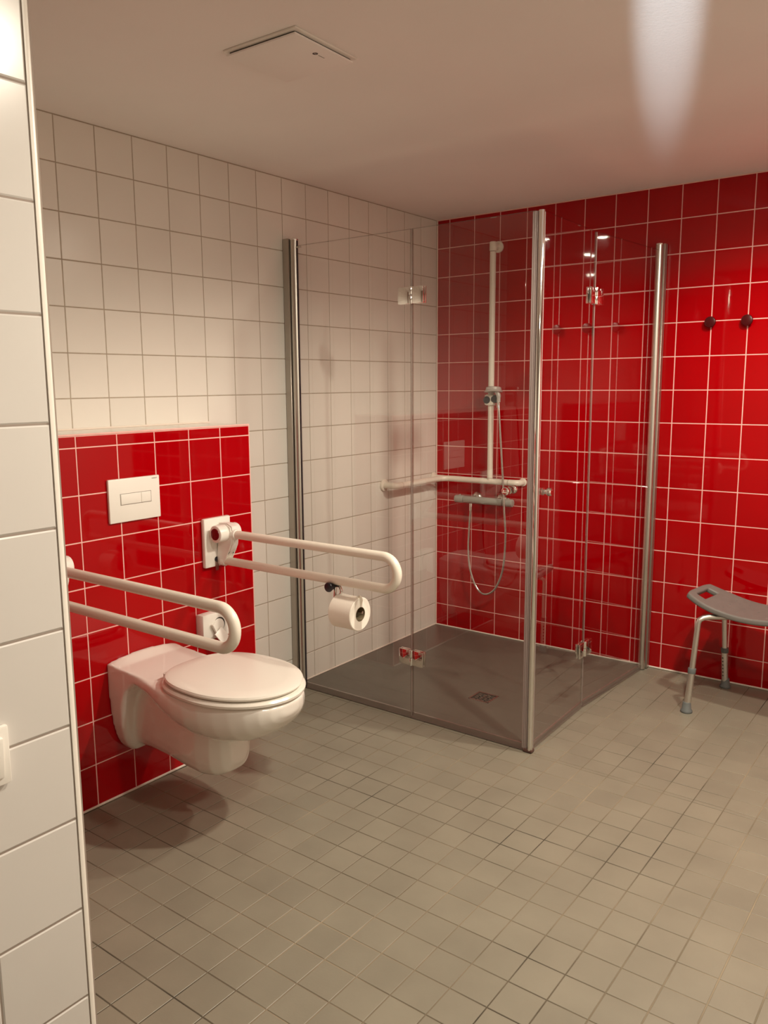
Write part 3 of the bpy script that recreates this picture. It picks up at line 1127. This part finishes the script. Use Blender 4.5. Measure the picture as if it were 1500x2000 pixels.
# ------------------------------------------------------------------ shower grab rail (L shaped, with upright bar)
YR, ZR, XR = -0.062, 0.868, 0.083
rr = 0.0160
t = thing('shower_grab_rail', 'off white L shaped grab rail with an upright bar in the shower corner', 'grab rail', (0.2, -0.062, ZR))
bm = BM()
tube(bm, [(XR, -0.470, ZR), (XR, -0.115, ZR)] + [p for p in arc((XR + 0.053, -0.115, ZR), 0.053, PI, PI / 2, 8, (1, 0, 0), (0, 1, 0))] + [(XR + 0.2, YR, ZR), (0.496, YR, ZR)], rr, 20)
obj('rail_tube', bm, 'nylon', t)
bm = BM()
tube(bm, [(XR, -0.464, ZR), (XR, -0.476, ZR)] + arc((XR - 0.026, -0.479, ZR), 0.026, 0.1, -PI / 2, 8, (1, 0, 0), (0, 1, 0)) + [(0.010, -0.505, ZR)], rr * 1.06, 20)
cyl(bm, (0.0003, -0.505, ZR), (0.012, -0.505, ZR), 0.031, 28, 0.003)
obj('end_mount', bm, 'nylon', t)
bm = BM()
tube(bm, [(0.492, YR, ZR), (0.505, YR, ZR)] + arc((0.516, YR + 0.028, ZR), 0.028, -PI / 2 + 0.1, 0, 8, (1, 0, 0), (0, 1, 0)) + [(0.544, -0.010, ZR)], rr * 1.06, 20)
cyl(bm, (0.544, -0.012, ZR), (0.544, -0.0003, ZR), 0.0215, 28, 0.003)
obj('end_mount', bm, 'nylon', t)
bm = BM()
cyl(bm, (XR, -0.034, ZR), (0.0, -0.034, ZR), 0.012, 16)
cyl(bm, (0.0003, -0.034, ZR), (0.012, -0.034, ZR), 0.026, 24, 0.003)
obj('corner_mount', bm, 'nylon', t)
XB, ZB = 0.378, 2.083
bm = BM()
cyl(bm, (XB, YR, ZR), (XB, YR, ZB - 0.034), 0.0155, 24)
up = obj('upright_bar', bm, 'nylon', t)
bm = BM()
cyl(bm, (XB, YR, ZB - 0.033), (XB, YR, ZB + 0.014), 0.0178, 24, 0.004)
cyl(bm, (XB, YR, ZB - 0.006), (XB, -0.010, ZB - 0.006), 0.0150, 20)
cyl(bm, (XB, -0.014, ZB - 0.006), (XB, -0.0003, ZB - 0.006), 0.029, 28, 0.003)
obj('top_mount', bm, 'nylon', up)
for a, b, r in (((XB, YR, ZB - 0.036), (XB, YR, ZB - 0.033), 0.0160), ((XB, YR, ZR + 0.017), (XB, YR, ZR + 0.020), 0.0162), ((0.488, YR, ZR), (0.491, YR, ZR), 0.0166),
                ((XR, -0.464, ZR), (XR, -0.461, ZR), 0.0166), ((0.118, YR, ZR), (0.121, YR, ZR), 0.0166)):
    bm = BM()
    cyl(bm, a, b, r, 24)
    obj('joint_ring', bm, 'nylon_joint', t)
# slider for the hand shower
ZS = 1.298
bm = BM()
cyl(bm, (XB, YR, ZS - 0.029), (XB, YR, ZS + 0.029), 0.0265, 28, 0.004)
box(bm, (XB, YR - 0.012, ZS), (0.050, 0.030, 0.054), 0.006)
sl = obj('slider', bm, 'nylon', up)
for a, b, r in (((XB - 0.030, YR - 0.008, ZS), (XB - 0.016, YR - 0.008, ZS), 0.0195), ((XB - 0.010, YR - 0.033, ZS), (XB - 0.010, YR - 0.020, ZS), 0.0195),
                ((XB + 0.018, YR - 0.012, ZS + 0.004), (XB + 0.052, YR - 0.016, ZS + 0.005), 0.0200)):
    bm = BM()
    cyl(bm, a, b, r, 24, 0.004)
    obj('slider_button', bm, 'black', up)['label'] = 'dark grey press button'

# hand shower in the slider
t = thing('hand_shower', 'chrome hand shower with a metal hose hanging on the upright bar', 'hand shower', (XB, YR - 0.05, ZS))
bm = BM()
hc = Vector((XB + 0.036, YR - 0.040, ZS + 0.049))
hd = Vector((0.05, -0.12, -1.0)).normalized()
lathe(bm, hc, hd, [(-0.018, 0.0), (-0.018, 0.034), (-0.015, 0.039), (-0.002, 0.042), (0.001, 0.0465), (0.006, 0.048), (0.009, 0.045), (0.0095, 0.0)], 32)
obj('shower_head', bm, 'shower_chrome', t)
bm = BM()
tube(bm, spline([hc + Vector((0.020, 0.006, 0.000)), (XB + 0.056, YR - 0.036, ZS + 0.040), (XB + 0.062, YR - 0.033, ZS + 0.022), (XB + 0.062, YR - 0.032, ZS - 0.010)], 6), [0.013] * 8 + [0.012] * 6 + [0.010] * 5, 16)
obj('handle', bm, 'shower_chrome', t)
bm = BM()
hose = [(XB + 0.062, -0.094, ZS - 0.012), (0.449, -0.10, 1.22), (0.4570, -0.10, 1.12), (0.4640, -0.10, 1.038), (0.4785, -0.10, 0.851), (0.490, -0.105, 0.72), (0.499, -0.105, 0.60), (0.494, -0.105, 0.47),
        (0.475, -0.10, 0.375), (0.433, -0.10, 0.289), (0.373, -0.10, 0.2575), (0.323, -0.10, 0.2935), (0.282, -0.095, 0.385), (0.264, -0.085, 0.49), (0.262, -0.075, 0.60), (0.266, -0.070, 0.70), (0.2665, -0.068, 0.735)]
pts = spline(hose, 10)
tube(bm, pts, 0.0058, 10)
obj('hose', bm, 'hose', t)
bm = BM()
cyl(bm, (0.2665, -0.068, 0.700), (0.2665, -0.068, 0.742), 0.0088, 16, 0.001)
obj('hose_nut', bm, 'chrome', t)
bm = BM()
cyl(bm, (XB + 0.062, -0.094, ZS - 0.040), (XB + 0.062, -0.094, ZS - 0.006), 0.0085, 16, 0.001)
obj('hose_nut', bm, 'chrome', t)

# thermostatic mixer
t = thing('shower_mixer', 'grey thermostatic bar mixer tap on the red wall below the grab rail', 'mixer tap', (0.34, 0, 0.762))
ym, zm = -0.062, 0.760
bm = BM()
cyl(bm, (0.222, ym, zm), (0.458, ym, zm), 0.0195, 28, 0.001)
obj('mixer_body', bm, 'valve_grey', t)
for a, b in ((0.166, 0.220), (0.460, 0.516)):
    bm = BM()
    cyl(bm, (a, ym, zm), (b, ym, zm), 0.0205, 28, 0.004)
    cyl(bm, ((a + b) / 2 - 0.004, ym, zm + 0.019), ((a + b) / 2 + 0.004, ym, zm + 0.023), 0.004, 10)
    obj('mixer_knob', bm, 'valve_grey', t)
for x in (0.268, 0.418):
    bm = BM()
    cyl(bm, (x, -0.014, zm + 0.006), (x, ym, zm + 0.006), 0.013, 20)
    lathe(bm, (x, 0, zm + 0.006), (0, -1, 0), [(0.0003, 0.032), (0.006, 0.031), (0.014, 0.022), (0.018, 0.014)], 28)
    obj('escutcheon', bm, 'satin', t)

# ------------------------------------------------------------------ shower stool
SRZ = math.radians(-8.0)
st = thing('shower_stool', 'grey plastic shower stool with metal legs in front of the red wall', 'stool', (1.777, -0.292, 0), SRZ)
LX, LY = 0.262, 0.138
NX, NY = 24, 10


def seat_z(x, y):
    return 0.436 + 0.064 * abs(x / LX) ** 2.0 - 0.004 * (1 - (y / LY) ** 2)


bm = BM()
# outline clipped by rounded ends; built as a grid with two slots left open for the hand holes
xs = [-LX + 2 * LX * i / 40 for i in range(41)]
ys = [-LY + 2 * LY * j / 16 for j in range(17)]


def hole(x, y):
    return 0.200 < abs(x) < 0.239 and abs(y) < 0.070


def shape(x, y):
    # squeeze corners so that the outline is rounded (superellipse-like mapping)
    u, v = x / LX, y / LY
    k = 0.055
    return (x * (1 - k * abs(v) ** 4 * 0.8), y * (1 - 0.20 * max(0, abs(u) - 0.55) ** 2 / 0.2025))


grid = {}
for i, x in enumerate(xs):
    for j, y in enumerate(ys):
        a, b = shape(x, y)
        grid[i, j] = bm.verts.new((a, b, seat_z(a, b)))
for i in range(40):
    for j in range(16):
        if hole((xs[i] + xs[i + 1]) / 2, (ys[j] + ys[j + 1]) / 2):
            continue
        bm.faces.new((grid[i, j], grid[i + 1, j], grid[i + 1, j + 1], grid[i, j + 1]))
for v in [v for v in bm.verts if not v.link_faces]:
    bm.verts.remove(v)
seat = obj('seat', bm, 'stool_grey', st, local=True, smooth=50, fix=True)
sd = seat.modifiers.new('solid', 'SOLIDIFY')
sd.thickness = 0.024
sd.offset = 1.0 if seat.data.polygons[0].normal.z < 0 else -1.0
bv = seat.modifiers.new('bevel', 'BEVEL')
bv.width = 0.007
bv.segments = 3
bv.limit_method = 'ANGLE'
bv.angle_limit = math.radians(50)
# drain pimples on the seat
bm = BM()
for i in range(5):
    for j in range(3):
        x, y = -0.12 + i * 0.06, -0.07 + j * 0.07
        lathe(bm, (x, y, seat_z(x, y) - 0.0012), (0, 0, 1), [(0, 0.0052), (0.0022, 0.0045), (0.0026, 0)], 10)
obj('seat_studs', bm, 'stool_grey', st, local=True)['kind'] = 'stuff'
for sx in (-1, 1):
    for sy in (-1, 1):
        foot = Vector((sx * 0.194, sy * 0.200, 0.0))
        top = Vector((sx * (0.180 if sy < 0 else 0.203), sy * 0.162, 0.385))
        d = (top - foot).normalized()
        bm = BM()
        pts = [foot + d * 0.012, foot + d * 0.185]
        cyl(bm, pts[0], pts[1], 0.0142, 18)
        leg = obj('leg', bm, 'alu', st, local=True)
        bm = BM()
        path = [foot + d * 0.17, foot + d * 0.30, top - d * 0.02]
        cor = top + Vector((0, 0, 0.030))
        inner = Vector((sx * 0.125, sy * 0.108, 0.4105))
        mid = [top.lerp(cor, k / 4).lerp(cor.lerp(inner, k / 4), k / 4) for k in range(5)]
        path += mid + [Vector((sx * 0.03, sy * 0.022, 0.4105 if sx * sy > 0 else 0.4105))]
        tube(bm, path, 0.0118, 16)
        obj('leg_frame', bm, 'alu', leg, local=True)
        bm = BM()
        cyl(bm, foot + d * 0.170, foot + d * 0.192, 0.0162, 18, 0.001)
        obj('leg_collar', bm, 'rubber_grey', leg, local=True)
        bm = BM()
        lathe(bm, foot, (0, 0, 1), [(0.0, 0.0225), (0.004, 0.0245), (0.010, 0.0235), (0.014, 0.0195), (0.042, 0.0165), (0.045, 0.0150)], 22)
        obj('rubber_foot', bm, 'rubber_grey', leg, local=True)
        if sy > 0:
            for k in range(6):
                bm = BM()
                c = foot + d * (0.060 + 0.017 * k) + Vector((-0.0035, -0.0136, 0))
                cyl(bm, c + Vector((0, 0.002, 0)), c + Vector((0, -0.0007, 0)), 0.0032, 10)
                obj('adjust_hole', bm, 'dark', leg, local=True, smooth=0)
bm = BM()
cyl(bm, (0, 0, 0.395), (0, 0, 0.418), 0.035, 20, 0.002)
obj('cross_joint', bm, 'rubber_grey', st, local=True)
